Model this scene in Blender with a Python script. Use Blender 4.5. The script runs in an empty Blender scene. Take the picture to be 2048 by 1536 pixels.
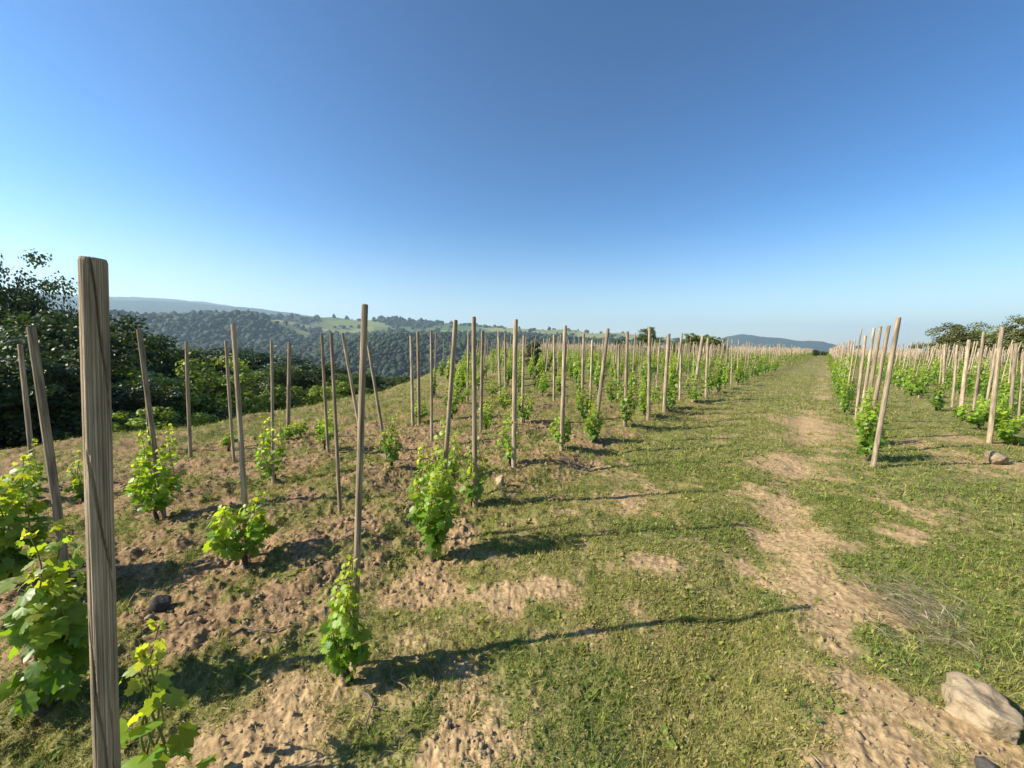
import bpy, math, random
import numpy as np
from mathutils import Vector, Matrix
random.seed(7); RNG = np.random.default_rng(11)
C = bpy.context.scene.collection
sc = bpy.context.scene
rad = math.radians

# ------------------------------------------------------------------ camera, sky, sun, exposure
FPX, PITCH, ROLL, CAMH = 769.0, rad(5.79), rad(1.0), 1.6
fw = Vector((0, math.cos(PITCH), -math.sin(PITCH)))
r0 = Vector((1, 0, 0)); u0 = r0.cross(fw)
rt = r0*math.cos(ROLL) + u0*math.sin(ROLL)
up = rt.cross(fw)
cam = bpy.data.cameras.new("camera"); cam.sensor_width = 36; cam.lens = FPX/2048*36
cam.clip_start = 0.05; cam.clip_end = 40000
camo = bpy.data.objects.new("camera", cam); C.objects.link(camo)
M = Matrix((rt, up, -fw)).transposed().to_4x4(); M.translation = Vector((0, 0, CAMH))
camo.matrix_world = M; sc.camera = camo

SUN_EL, SHADOW = rad(34), rad(11)            # shadows run to the right and slightly away
sc.world = bpy.data.worlds.new("World"); sc.world.use_nodes = True
wn = sc.world.node_tree; wn.nodes.clear()
sky = wn.nodes.new('ShaderNodeTexSky'); sky.sky_type = 'NISHITA'; sky.sun_disc = False
sky.sun_elevation = SUN_EL; sky.sun_rotation = math.atan2(-math.cos(SHADOW), -math.sin(SHADOW))
sky.altitude = 300; sky.air_density = 1.0; sky.dust_density = 0.6; sky.ozone_density = 2.2
bg = wn.nodes.new('ShaderNodeBackground'); bg.inputs[1].default_value = 0.09
wo = wn.nodes.new('ShaderNodeOutputWorld')
pre = wn.nodes.new('ShaderNodeVectorMath'); pre.operation = 'SCALE'; pre.inputs['Scale'].default_value = .174
gam = wn.nodes.new('ShaderNodeGamma'); gam.inputs[1].default_value = 1.48
post = wn.nodes.new('ShaderNodeVectorMath'); post.operation = 'SCALE'; post.inputs['Scale'].default_value = 1.0/.174
tnt = wn.nodes.new('ShaderNodeVectorMath'); tnt.operation = 'MULTIPLY'; tnt.inputs[1].default_value = (.74, 1.0, 1.02)
hsv = wn.nodes.new('ShaderNodeHueSaturation'); hsv.inputs['Saturation'].default_value = 1.10
wn.links.new(sky.outputs[0], pre.inputs[0]); wn.links.new(pre.outputs[0], gam.inputs[0]); wn.links.new(gam.outputs[0], post.inputs[0])
wn.links.new(post.outputs[0], hsv.inputs['Color']); wn.links.new(hsv.outputs[0], tnt.inputs[0])
wtc = wn.nodes.new('ShaderNodeTexCoord'); wsx = wn.nodes.new('ShaderNodeSeparateXYZ'); wn.links.new(wtc.outputs['Generated'], wsx.inputs[0])
wmr = wn.nodes.new('ShaderNodeMapRange'); wmr.interpolation_type = 'SMOOTHERSTEP'; wmr.inputs[1].default_value = .34; wmr.inputs[2].default_value = -.04; wmr.inputs[3].default_value = 0; wmr.inputs[4].default_value = 1
wn.links.new(wsx.outputs[2], wmr.inputs[0])
pal = wn.nodes.new('ShaderNodeVectorMath'); pal.operation = 'MULTIPLY'; pal.inputs[1].default_value = (1.0, .95, .86); wn.links.new(sky.outputs[0], pal.inputs[0])
wmx = wn.nodes.new('ShaderNodeMix'); wmx.data_type = 'RGBA'; wn.links.new(wmr.outputs[0], wmx.inputs[0]); wn.links.new(tnt.outputs[0], wmx.inputs[6]); wn.links.new(pal.outputs[0], wmx.inputs[7])
wn.links.new(wmx.outputs[2], bg.inputs[0]); wn.links.new(bg.outputs[0], wo.inputs[0])
sl = bpy.data.lights.new("sun", 'SUN'); sl.energy = 5.0; sl.angle = rad(0.5); sl.color = (1, .93, .80)
so = bpy.data.objects.new("sun", sl); C.objects.link(so)
sd = Vector((math.cos(SHADOW)*math.cos(SUN_EL), math.sin(SHADOW)*math.cos(SUN_EL), -math.sin(SUN_EL)))
so.rotation_euler = sd.to_track_quat('-Z', 'Y').to_euler()
sc.view_settings.view_transform = 'Standard'; sc.view_settings.look = 'None'
sc.view_settings.gamma = 1; sc.view_settings.exposure = 1.13
sc.cycles.max_bounces = 6; sc.cycles.transparent_max_bounces = 6; sc.cycles.volume_bounces = 0

# ------------------------------------------------------------------ noise
def _h(ix, iy, s):
    n = (ix.astype(np.int64)*374761393 + iy.astype(np.int64)*668265263 + s*1442695041) & 0x7fffffff
    n = ((n ^ (n >> 13))*1274126177) & 0x7fffffff
    n = n ^ (n >> 16)
    return (n & 0xffff)/65535.0
def vn(x, y, s=0):
    x = np.asarray(x, float); y = np.asarray(y, float)
    ix = np.floor(x); iy = np.floor(y); fx = x-ix; fy = y-iy
    fx = fx*fx*fx*(fx*(fx*6-15)+10); fy = fy*fy*fy*(fy*(fy*6-15)+10)
    a = _h(ix, iy, s); b = _h(ix+1, iy, s); c = _h(ix, iy+1, s); d = _h(ix+1, iy+1, s)
    return (a*(1-fx)+b*fx)*(1-fy) + (c*(1-fx)+d*fx)*fy*1.0
def fbm(x, y, s=0, o=4):
    t = 0; a = .5; n = 0
    for i in range(o):
        t = t + a*vn(x*2**i+13.7*i, y*2**i-7.3*i, s+i); n += a; a *= .5
    return t/n
def sm(e0, e1, x):
    t = np.clip((x-e0)/(e1-e0), 0, 1); return t*t*(3-2*t)

# ------------------------------------------------------------------ terrain
TA = rad(39.1)                                # heading of the grass track
UX, UY = math.sin(TA), math.cos(TA)
def uv(x, y): return x*UX+y*UY, x*UY-y*UX     # along the track, to its right
def xy(u, v): return u*UX+v*UY, u*UY-v*UX
def horiz(px): return 701+(px-1650)*0.0175
EY = [-60, 0, 7.9, 8.3, 8.6, 9, 11.5, 13, 14.4, 18.8, 25.6, 47, 90, 130, 400]; EX = [-14, -10.6, -9.0, -8.1, -7.5, -6.8, -6.1, -5.5, -4.8, -4.7, -4.9, -5.0, -3, 6, 60]
def ridge(tab, az, r):                        # skyline seen at image heights -> real heights at distance r
    px = 1024+FPX*np.tan(np.clip(az, -1.2, 1.2))
    y = np.interp(px, [t[0] for t in tab], [t[1] for t in tab])
    return CAMH + (horiz(np.clip(px, -400, 2500))-y)/FPX*r*np.cos(np.clip(az, -1.2, 1.2))
RIM = [(-400,700),(200,700),(480,692),(620,690),(700,674),(800,668),(1000,672),(1130,676),(1240,682),(1350,690),(1450,706),(2048,714)]
FRONT = [(-400,640),(200,622),(300,623),(440,624),(500,626),(560,640),(610,655),(650,668),(700,668),(800,660),(1000,667),(1130,671),(1240,676),(1350,684),(1450,704),(2048,713)]
CREST = [(-400,660),(200,650),(480,640),(560,630),(640,631),(720,636),(820,640),(900,645),(1024,653),(1130,659),(1230,664),(1350,675),(1440,694),(1500,706),(2048,711)]
FAR = [(-400,590),(100,590),(200,599),(300,603),(400,608),(500,617),(600,628),(700,650),(1000,690),(1380,699),(1420,684),(1450,673),(1480,669),(1500,671),(1530,674),(1590,681),(1640,685),(1670,692),(1700,698),(1760,703),(2048,707)]
LAST = [(-400,585),(60,586),(200,593),(300,597),(400,604),(460,612),(600,640),(1000,690),(2048,708)]
RC = [0, 280, 550, 1000, 1180, 1500, 1800, 2300, 2900, 3900, 5000, 5600, 6500, 9000]
def far_h(az, r):
    rim = ridge(RIM, az, 1000)-7; fr = ridge(FRONT, az, 1500)-11; cr = ridge(CREST, az, 2300)-12
    fa = ridge(FAR, az, 5000); la = ridge(LAST, az, 6500)
    hs = [-50+0*r, -48+0*r, -62+0*r, rim, rim-4, fr, fr*.8+cr*.1, cr, cr-70, -60+0*r, fa, fa-120, la, la-250]
    out = np.zeros_like(r)
    for i in range(len(RC)-1):
        m = (r >= RC[i]) & (r < RC[i+1]+(1e9 if i == len(RC)-2 else 0))
        t = np.clip((r-RC[i])/(RC[i+1]-RC[i]), 0, 1); t = t*t*(3-2*t)
        out = np.where(m, hs[i]*(1-t)+hs[i+1]*t, out)
    return out
def H(x, y, fine=True):
    x = np.asarray(x, float); y = np.asarray(y, float)
    r = np.hypot(x, y); az = np.arctan2(x, np.maximum(y, .01) if False else y)
    a = -(x+.2)*2.2
    z = -0.058*np.where(a > 30, a, np.log1p(np.exp(np.minimum(a, 30))))/2.2
    z = z + 0.10*(fbm(x*.25, y*.25, 5, 3)-.5)*sm(1, 6, r)
    e = np.maximum(np.interp(y, EY, EX)-x, np.maximum(y-135, r-190))
    e = np.maximum(e, 0)
    z = z - 50*(1-np.exp(-e/85))*sm(0, 1.6, e)
    w = sm(160, 300, r)
    z = np.where(r > 150, z*(1-w)+(far_h(az, r)+(fbm(x/160, y/160, 9, 4)-.5)*sm(300, 900, r)*26)*w, z)
    if fine:
        u, v = uv(x, y)
        near = 1-sm(14, 40, r)
        vv = v+.12*np.sin(u*.7)
        rut = np.exp(-((vv+.22)/.24)**2)*.05 + np.exp(-((vv+1.75)/.3)**2)*.022
        left = sm(-1.6, -2.6, v)
        rid = .035*np.sin((v+3)/1.45*2*math.pi+1.5)*left*(1-sm(8, 25, r))
        clod = (fbm(x*7, y*7, 21, 3)-.5)*(.018+.045*left)+(fbm(x*34, y*34, 23, 3)-.5)*(.012+.016*left)*(1-sm(3, 7, r)) + (fbm(x*1.6, y*1.6, 31, 3)-.5)*.14*(.5+.5*left)
        cl2 = np.maximum(fbm(x*19, y*19, 41, 2)-.55, 0)*(.04+.05*left)
        z = z + near*(clod+cl2-rut+rid+(fbm(x*70, y*70, 27, 2)-.5)*.012*(1-sm(1.5, 4, r)))
    return z
def Hs(x, y, fine=True): return float(H(np.array([x]), np.array([y]), fine)[0])
def ray(px, py): return fw + rt*((px-1024)/FPX) - up*((py-768)/FPX)
def at(px, py):                               # the ground point that a picture point shows
    d = ray(px, py); t = 1.6/max(1e-3, -d.z)
    for _ in range(40):
        z = Hs(d.x*t, d.y*t, False); tn = (CAMH-z)/max(1e-3, -d.z); t = .5*t+.5*min(tn, 200)
    return Vector((d.x*t, d.y*t, Hs(d.x*t, d.y*t)))
def at_y(px, py, Y):
    d = ray(px, py); t = Y/d.y; return Vector((0, 0, CAMH))+d*t

# ground cover: how grassy (0..1) and how green each spot is
bare = [(1560,930,.5,.5),(1570,1010,.35,.4),(1600,1080,.3,.35),(1640,1170,.28,.3),(1660,1230,.3,.2),(1720,1400,.2,.22),(1760,1520,.2,.2),
        (1690,1100,.22,.14),(1780,1070,.25,.2),(1060,1190,.36,.22),(940,1400,.2,.2),(910,1490,.2,.15),(830,1180,.3,.22),(920,1060,.35,.2),(1310,1130,.25,.1),
        (1990,930,.9,.5),(1900,880,1.2,.5),(1620,850,.6,1.6),(1960,1490,.3,.2),(640,1440,.5,.3),(480,1230,.5,.3),(500,1480,.5,.2),(1800,1010,.5,.3),(1160,925,.5,.2)]
lush = [(1420,920,1.0,.8),(1690,1000,.7,.5),(1160,1235,.3,.14),(1260,1155,.22,.12),(2000,1130,.7,.5),(1770,1160,.25,.35),(730,1470,.22,.12),(1300,1350,.8,.35),
        (1450,1480,.5,.3),(1500,1250,.5,.4),(1150,970,.5,.3),(1100,1090,.45,.25),(1350,1050,.8,.3),(1640,1200,.1,.1),(1720,1250,.14,.08),(1930,1000,1.0,.4),(2040,1290,.3,.3)]
BARE = [(at(a, b), c, d) for a, b, c, d in bare]; LUSH = [(at(a, b), c, d) for a, b, c, d in lush]
PATH = [at(a, b) for a, b in ((1662,722),(1655,745),(1640,800),(1612,850),(1575,920),(1562,1000),(1590,1080),(1630,1160),(1650,1240),(1668,1330),(1690,1430),(1725,1536),(1760,1700))]
def pdist(x, y):
    d = np.full_like(x, 1e9)
    for a, b in zip(PATH[:-1], PATH[1:]):
        ax, ay, bx, by = a.x, a.y, b.x-a.x, b.y-a.y; t = np.clip(((x-ax)*bx+(y-ay)*by)/(bx*bx+by*by), 0, 1)
        d = np.minimum(d, np.hypot(x-ax-t*bx, y-ay-t*by))
    return d
def blob(x, y, L):
    m = np.zeros_like(x)
    for p, a, b in L:
        m = np.maximum(m, np.exp(-(((x-p.x)/a)**2+((y-p.y)/b)**2)))
    return m
def cover(x, y):
    u, v = uv(x, y); r = np.hypot(x, y)
    track = sm(-3.1, -2.1, v+.5*(fbm(x, y, 3, 2)-.5))
    n = fbm(x*1.3, y*1.3, 61, 4); n2 = fbm(x*5, y*5, 71, 3)
    d = .49+.24*track+(n-.5)*.9+(n2-.5)*1.15
    d = d+.28*sm(5, 16, r)
    d = d-.62*blob(x, y, BARE)+.4*blob(x, y, LUSH)
    d = d-.50*np.exp(-(pdist(x, y)/(.19+.016*np.minimum(r, 30)))**2)*(.55+.9*(fbm(x*2.2, y*2.2, 55, 3)-.15))-.15*np.exp(-((v+1.8)/.4)**2)
    d = d-.12*sm(-2.8, -3.3, v)*(.5+.5*np.cos((v+3)/1.45*2*math.pi))*(1-sm(10, 30, r))
    return np.clip(d, 0, 1)

# ------------------------------------------------------------------ mesh helpers
def mesh_np(name, V, F, mat, col=None, smooth=False, mats=None, midx=None):
    V = np.asarray(V, np.float32); F = np.asarray(F, np.int32)
    me = bpy.data.meshes.new(name); k = F.shape[1]
    me.vertices.add(len(V)); me.vertices.foreach_set('co', V.ravel())
    me.loops.add(F.size); me.loops.foreach_set('vertex_index', F.ravel())
    me.polygons.add(len(F)); me.polygons.foreach_set('loop_start', np.arange(0, F.size, k, dtype=np.int32))
    me.polygons.foreach_set('loop_total', np.full(len(F), k, np.int32))
    if smooth: me.polygons.foreach_set('use_smooth', np.ones(len(F), bool))
    me.update(calc_edges=True)
    if col is not None:
        a = me.color_attributes.new('Col', 'FLOAT_COLOR', 'POINT')
        c = np.ones((len(V), 4), np.float32); c[:, :col.shape[1]] = col; a.data.foreach_set('color', c.ravel())
    for m in (mats or [mat]): me.materials.append(m)
    if midx is not None: me.polygons.foreach_set('material_index', np.asarray(midx, np.int32))
    return me
def link(name, me, parent=None):
    o = bpy.data.objects.new(name, me); C.objects.link(o)
    if parent: o.parent = parent
    return o
def tag(o, label=None, cat=None, group=None, kind=None):
    if label: o['label'] = label
    if cat: o['category'] = cat
    if group: o['group'] = group
    if kind: o['kind'] = kind
    return o
def empty(name, loc, label, cat, group=None):
    o = bpy.data.objects.new(name, None); C.objects.link(o); o.location = loc; o.empty_display_size = .1
    return tag(o, label, cat, group)
def tube(pts, rr, n=8, wob=0, seed=0, cap=True, bev=False):
    pts = [Vector(p) for p in pts]; V = []; F = []; rs = np.random.default_rng(seed)
    for i, p in enumerate(pts):
        t = (pts[min(i+1, len(pts)-1)]-pts[max(i-1, 0)]).normalized()
        a = t.cross(Vector((0, 1, .01))).normalized(); b = t.cross(a)
        for k in range(n):
            an = 2*math.pi*k/n; q = rr[i]*(1+wob*(rs.random()-.5))
            V.append(tuple(p+(a*math.cos(an)+b*math.sin(an))*q))
    m = len(pts)
    for i in range(m-1):
        for k in range(n):
            k2 = (k+1) % n; F.append((i*n+k, i*n+k2, (i+1)*n+k2, (i+1)*n+k))
    if cap:
        c = len(V); V.append(tuple(pts[-1])); 
        for k in range(n): F.append(((m-1)*n+k, (m-1)*n+(k+1) % n, c, c))
    return V, F
def build_poly(name, V, F, mats, smooth=True, midx=None):
    F = [tuple(dict.fromkeys(f)) for f in F]
    me = bpy.data.meshes.new(name); me.from_pydata([tuple(v) for v in V], [], F)
    for m in (mats if isinstance(mats, list) else [mats]): me.materials.append(m)
    if smooth: me.polygons.foreach_set('use_smooth', np.ones(len(F), bool))
    if midx is not None: me.polygons.foreach_set('material_index', np.asarray(midx, np.int32))
    me.update(); return me
def merge(L):
    V = []; F = []
    for v, f in L:
        o = len(V); V += list(v); F += [tuple(i+o for i in q) for q in f]
    return V, F

# ------------------------------------------------------------------ materials
def newmat(name):
    m = bpy.data.materials.new(name); m.use_nodes = True; t = m.node_tree
    for n in list(t.nodes): t.nodes.remove(n)
    out = t.nodes.new('ShaderNodeOutputMaterial'); return m, t, out
def N(t, k, **kw):
    n = t.nodes.new(k)
    for a, b in kw.items():
        if a.startswith('i_'): n.inputs[a[2:].replace('_', ' ')].default_value = b
        else: setattr(n, a, b)
    return n
def leaf_mat(name, trans=.45, gloss=.45, vary=.35, tint=(1, 1, 1), tcol=(1.5, 1.35, .5)):
    m, t, out = newmat(name); L = t.links.new
    at_ = N(t, 'ShaderNodeVertexColor', layer_name='Col')
    oi = N(t, 'ShaderNodeObjectInfo')
    mp = N(t, 'ShaderNodeMapRange'); mp.inputs[3].default_value = 1-vary; mp.inputs[4].default_value = 1+vary; L(oi.outputs['Random'], mp.inputs[0])
    mu = N(t, 'ShaderNodeVectorMath', operation='SCALE'); L(at_.outputs[0], mu.inputs[0]); L(mp.outputs[0], mu.inputs['Scale'])
    mt = N(t, 'ShaderNodeVectorMath', operation='MULTIPLY'); L(mu.outputs[0], mt.inputs[0]); mt.inputs[1].default_value = tint
    p = N(t, 'ShaderNodeBsdfPrincipled'); L(mt.outputs[0], p.inputs['Base Color']); p.inputs['Roughness'].default_value = gloss
    p.inputs['Specular IOR Level'].default_value = .35
    tr = N(t, 'ShaderNodeBsdfTranslucent'); m2 = N(t, 'ShaderNodeVectorMath', operation='MULTIPLY'); L(mt.outputs[0], m2.inputs[0]); m2.inputs[1].default_value = tcol
    L(m2.outputs[0], tr.inputs[0])
    mx = N(t, 'ShaderNodeMixShader'); mx.inputs[0].default_value = trans; L(p.outputs[0], mx.inputs[1]); L(tr.outputs[0], mx.inputs[2])
    L(mx.outputs[0], out.inputs[0]); return m
def rough_mat(name, c1, c2, scale=20, bump=.3, stretch=(1, 1, 1), rough=.9, c3=None, bdist=.01, stain=0):
    m, t, out = newmat(name); L = t.links.new
    tc = N(t, 'ShaderNodeTexCoord'); mp = N(t, 'ShaderNodeMapping'); mp.inputs['Scale'].default_value = stretch
    oi = N(t, 'ShaderNodeObjectInfo'); ad = N(t, 'ShaderNodeVectorMath', operation='ADD')
    L(tc.outputs['Object'], mp.inputs[0]); L(mp.outputs[0], ad.inputs[0]); 
    sc_ = N(t, 'ShaderNodeMath', operation='MULTIPLY'); L(oi.outputs['Random'], sc_.inputs[0]); sc_.inputs[1].default_value = 40; L(sc_.outputs[0], ad.inputs[1])
    n1 = N(t, 'ShaderNodeTexNoise'); n1.inputs['Scale'].default_value = scale; n1.inputs['Detail'].default_value = 8; n1.inputs['Roughness'].default_value = .65; L(ad.outputs[0], n1.inputs[0])
    cr = N(t, 'ShaderNodeValToRGB'); e = cr.color_ramp.elements; e[0].position = .3; e[1].position = .7; e[0].color = (*c1, 1); e[1].color = (*c2, 1)
    if c3: q = cr.color_ramp.elements.new(.5); q.color = (*c3, 1)
    L(n1.outputs[0], cr.inputs[0])
    vr = N(t, 'ShaderNodeMapRange'); vr.inputs[3].default_value = .75; vr.inputs[4].default_value = 1.2; L(oi.outputs['Random'], vr.inputs[0])
    mu = N(t, 'ShaderNodeVectorMath', operation='SCALE'); L(cr.outputs[0], mu.inputs[0]); L(vr.outputs[0], mu.inputs['Scale'])
    if stain:                                   # weathering blotches that belong to the wood
        m2 = N(t, 'ShaderNodeMapping'); m2.inputs['Scale'].default_value = (1.6, 1.6, 7); L(tc.outputs['Object'], m2.inputs[0])
        a2 = N(t, 'ShaderNodeVectorMath', operation='ADD'); L(m2.outputs[0], a2.inputs[0]); L(sc_.outputs[0], a2.inputs[1])
        n2 = N(t, 'ShaderNodeTexNoise'); n2.inputs['Scale'].default_value = 1.3; n2.inputs['Detail'].default_value = 5; L(a2.outputs[0], n2.inputs[0])
        r2 = N(t, 'ShaderNodeMapRange'); r2.inputs[1].default_value = .32; r2.inputs[2].default_value = .62; r2.inputs[3].default_value = 1-stain*.6; r2.inputs[4].default_value = 1.12; L(n2.outputs[0], r2.inputs[0])
        mu_ = mu; mu = N(t, 'ShaderNodeVectorMath', operation='SCALE'); L(mu_.outputs[0], mu.inputs[0]); L(r2.outputs[0], mu.inputs['Scale'])
    p = N(t, 'ShaderNodeBsdfPrincipled'); p.inputs['Roughness'].default_value = rough; p.inputs['Specular IOR Level'].default_value = .25
    L(mu.outputs[0], p.inputs['Base Color'])
    b = N(t, 'ShaderNodeBump'); b.inputs['Strength'].default_value = bump; b.inputs['Distance'].default_value = bdist; L(n1.outputs[0], b.inputs['Height']); L(b.outputs[0], p.inputs['Normal'])
    L(p.outputs[0], out.inputs[0]); return m

M_vine = leaf_mat('vine_leaf', .5, .42, .2, tcol=(2.0, 1.7, .5))
M_tree = leaf_mat('tree_leaf', .28, .5, .35, tcol=(1.3, 1.2, .5))
M_grass = leaf_mat('grass_blade', .3, .85, 0, tcol=(1.2, 1.15, .6))
M_wood = rough_mat('weathered_stake', (.10, .07, .042), (.62, .52, .37), 30, .9, (1, 1, .06), .85, (.36, .27, .17), .006, .8)
M_end = rough_mat('stake_cut_end', (.12, .10, .08), (.24, .21, .17), 60, .3)
M_bark = rough_mat('bark', (.03, .022, .016), (.10, .078, .06), 14, .8, (1, 1, .3), .95)
M_cane = rough_mat('green_cane', (.12, .15, .03), (.22, .22, .06), 10, .1)
M_rock = rough_mat('boulder_stone', (.15, .105, .062), (.39, .30, .185), 13, 1.0, c3=(.33, .25, .155), bdist=.02)
M_drk = rough_mat('dark_stone', (.035, .03, .026), (.09, .078, .068), 14, .5)
M_clod = rough_mat('soil_clod', (.24, .165, .10), (.42, .30, .185), 8, .4)
M_twig = rough_mat('dry_twig', (.10, .07, .05), (.25, .19, .14), 30, .4)
M_straw = leaf_mat('straw', .2, .7, 0)

def ground_mat():
    m, t, out = newmat('vineyard_ground'); L = t.links.new
    tc = N(t, 'ShaderNodeTexCoord'); vc = N(t, 'ShaderNodeVertexColor', layer_name='Col')   # R cover, G woods, B redness
    sp = N(t, 'ShaderNodeSeparateColor'); L(vc.outputs[0], sp.inputs[0])
    def noise(s, d=8, ro=.6):
        n = N(t, 'ShaderNodeTexNoise'); n.inputs['Scale'].default_value = s; n.inputs['Detail'].default_value = d; n.inputs['Roughness'].default_value = ro
        L(tc.outputs['Object'], n.inputs[0]); return n
    def ramp(src, a, b, p0=.35, p1=.65):
        c = N(t, 'ShaderNodeValToRGB'); c.color_ramp.elements[0].position = p0; c.color_ramp.elements[1].position = p1
        c.color_ramp.elements[0].color = (*a, 1); c.color_ramp.elements[1].color = (*b, 1); L(src, c.inputs[0]); return c
    def mix(f, a, b):
        x = N(t, 'ShaderNodeMix', data_type='RGBA'); 
        if isinstance(f, float): x.inputs[0].default_value = f
        else: L(f, x.inputs[0])
        L(a, x.inputs[6]); L(b, x.inputs[7]); return x.outputs[2]
    n1 = noise(30); n2 = noise(3.0); n3 = noise(90, 4)
    tan = ramp(n1.outputs[0], (.23, .15, .075), (.45, .32, .17)); red = ramp(n1.outputs[0], (.12, .076, .040), (.31, .20, .105))
    soil = mix(sp.outputs[2], tan.outputs[0], red.outputs[0])
    g = ramp(n3.outputs[0], (.05, .065, .014), (.17, .185, .042)); g2 = ramp(n2.outputs[0], (.09, .13, .03), (.24, .21, .085))
    gr = mix(.5, g.outputs[0], g2.outputs[0])
    # fine break-up between cover and soil
    ad = N(t, 'ShaderNodeMath', operation='ADD'); L(sp.outputs[0], ad.inputs[0]); s2 = N(t, 'ShaderNodeMath', operation='MULTIPLY_ADD'); L(n3.outputs[0], s2.inputs[0]); s2.inputs[1].default_value = .8; s2.inputs[2].default_value = -.4
    L(s2.outputs[0], ad.inputs[1]); mr = N(t, 'ShaderNodeMapRange'); mr.inputs[1].default_value = .35; mr.inputs[2].default_value = .75; L(ad.outputs[0], mr.inputs[0])
    gm = N(t, 'ShaderNodeMath', operation='MULTIPLY'); L(mr.outputs[0], gm.inputs[0]); gm.inputs[1].default_value = .8
    c = mix(gm.outputs[0], soil, gr)
    # far land: woods and fields
    w1 = noise(.03, 10, .7); woods = ramp(w1.outputs[0], (.010, .018, .007), (.035, .055, .018))
    vo = N(t, 'ShaderNodeTexVoronoi'); vo.inputs['Scale'].default_value = .006; L(tc.outputs['Object'], vo.inputs[0])
    vs = N(t, 'ShaderNodeSeparateColor'); L(vo.outputs['Color'], vs.inputs[0])
    fld = ramp(vs.outputs[0], (.08, .12, .028), (.23, .22, .08), .2, .8)
    farc = mix(sp.outputs[1], fld.outputs[0], woods.outputs[0])
    al = N(t, 'ShaderNodeMath', operation='SUBTRACT'); al.inputs[0].default_value = 1; L(vc.outputs[1], al.inputs[1])
    c = mix(al.outputs[0], c, farc)
    p = N(t, 'ShaderNodeBsdfPrincipled'); p.inputs['Roughness'].default_value = .95; p.inputs['Specular IOR Level'].default_value = .1
    L(c, p.inputs['Base Color'])
    b = N(t, 'ShaderNodeBump'); b.inputs['Strength'].default_value = .7; b.inputs['Distance'].default_value = .012; L(n1.outputs[0], b.inputs['Height'])
    L(b.outputs[0], p.inputs['Normal']); L(p.outputs[0], out.inputs[0]); return m

# ------------------------------------------------------------------ ground sheet (polar grid, finer in front)
def make_ground():
    A1 = np.linspace(rad(-66), rad(66), 1050); A2 = np.linspace(rad(66), rad(294), 90)[1:-1]
    A = np.concatenate([A1, A2]); na = len(A)
    R = [.35]
    while R[-1] < 9000:
        r = R[-1]; R.append(r*(1.0065 if r < 9 else 1.012 if r < 40 else 1.03 if r < 300 else 1.018))
    R = np.array(R); nr = len(R)
    rr, aa = np.meshgrid(R, A, indexing='ij'); x = rr*np.sin(aa); y = rr*np.cos(aa)
    xf = x.ravel(); yf = y.ravel()
    azw = (aa.ravel()+math.pi) % (2*math.pi)-math.pi
    z = H(xf, yf)
    V = np.stack([xf, yf, z], 1); V = np.vstack([V, [[0, 0, float(Hs(0, 0))]]])
    i = np.arange(nr-1)[:, None]; k = np.arange(na)[None, :]; k2 = (k+1) % na
    F = np.stack([i*na+k, (i+1)*na+k, (i+1)*na+k2, i*na+k2], -1).reshape(-1, 4)
    F = F[:, ::-1]
    cov = cover(xf, yf); r = np.hypot(xf, yf)
    e = np.maximum(np.interp(yf, EY, EX)-xf, np.maximum(yf-135, r-190))
    farm = sm(1.5, 6, e)
    px = 1024+FPX*np.tan(np.clip(azw, -1.2, 1.2))
    fieldband = sm(950, 1030, r)*(fbm(xf/300, yf/300, 91, 3)+.22*sm(1150, 1500, r) > .59)*(px > 540)
    fieldband = np.maximum(fieldband, ((r > 1000) & (r < 1230) & (px > 480) & (px < 640)))
    fieldband = fieldband*(r < 3500)
    woods = 1-fieldband
    u, v = uv(xf, yf)
    red = np.clip(sm(-1.2, -3.2, v)*(1-sm(6, 25, r)*.6)+.15, 0, 1)
    col = np.stack([cov, woods, red, 1-farm], 1); col = np.vstack([col, col[:1]])
    me = mesh_np('ground', V, F, ground_mat(), col=col, smooth=True)
    return tag(link('ground', me), kind='structure')
make_ground()

# ------------------------------------------------------------------ grass and weeds (one mass)
def scatter_leaves(x, y, z, L, W, az, tilt, roll_):
    n = len(x); d = np.stack([np.cos(az)*np.cos(tilt), np.sin(az)*np.cos(tilt), np.sin(tilt)], 1)
    s = np.stack([-np.sin(az), np.cos(az), np.zeros(n)], 1)
    nn = np.cross(d, s); s = s*np.cos(roll_)[:, None]+nn*np.sin(roll_)[:, None]
    b = np.stack([x, y, z], 1); L = L[:, None]; W = W[:, None]
    V = np.stack([b, b+d*L*.5+s*W*.5, b+d*L-np.array([0, 0, 1])*L*.12, b+d*L*.5-s*W*.5], 1).reshape(-1, 3)
    F = np.arange(4*n).reshape(n, 4); return V, F
def green(n, mixp, rs):
    pal = np.array([[.145, .195, .032], [.225, .245, .042], [.28, .265, .06], [.35, .29, .11], [.105, .165, .035]])
    c = pal[rs.choice(5, n, p=mixp)]; return c*(.7+.6*rs.random((n, 1)))
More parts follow.
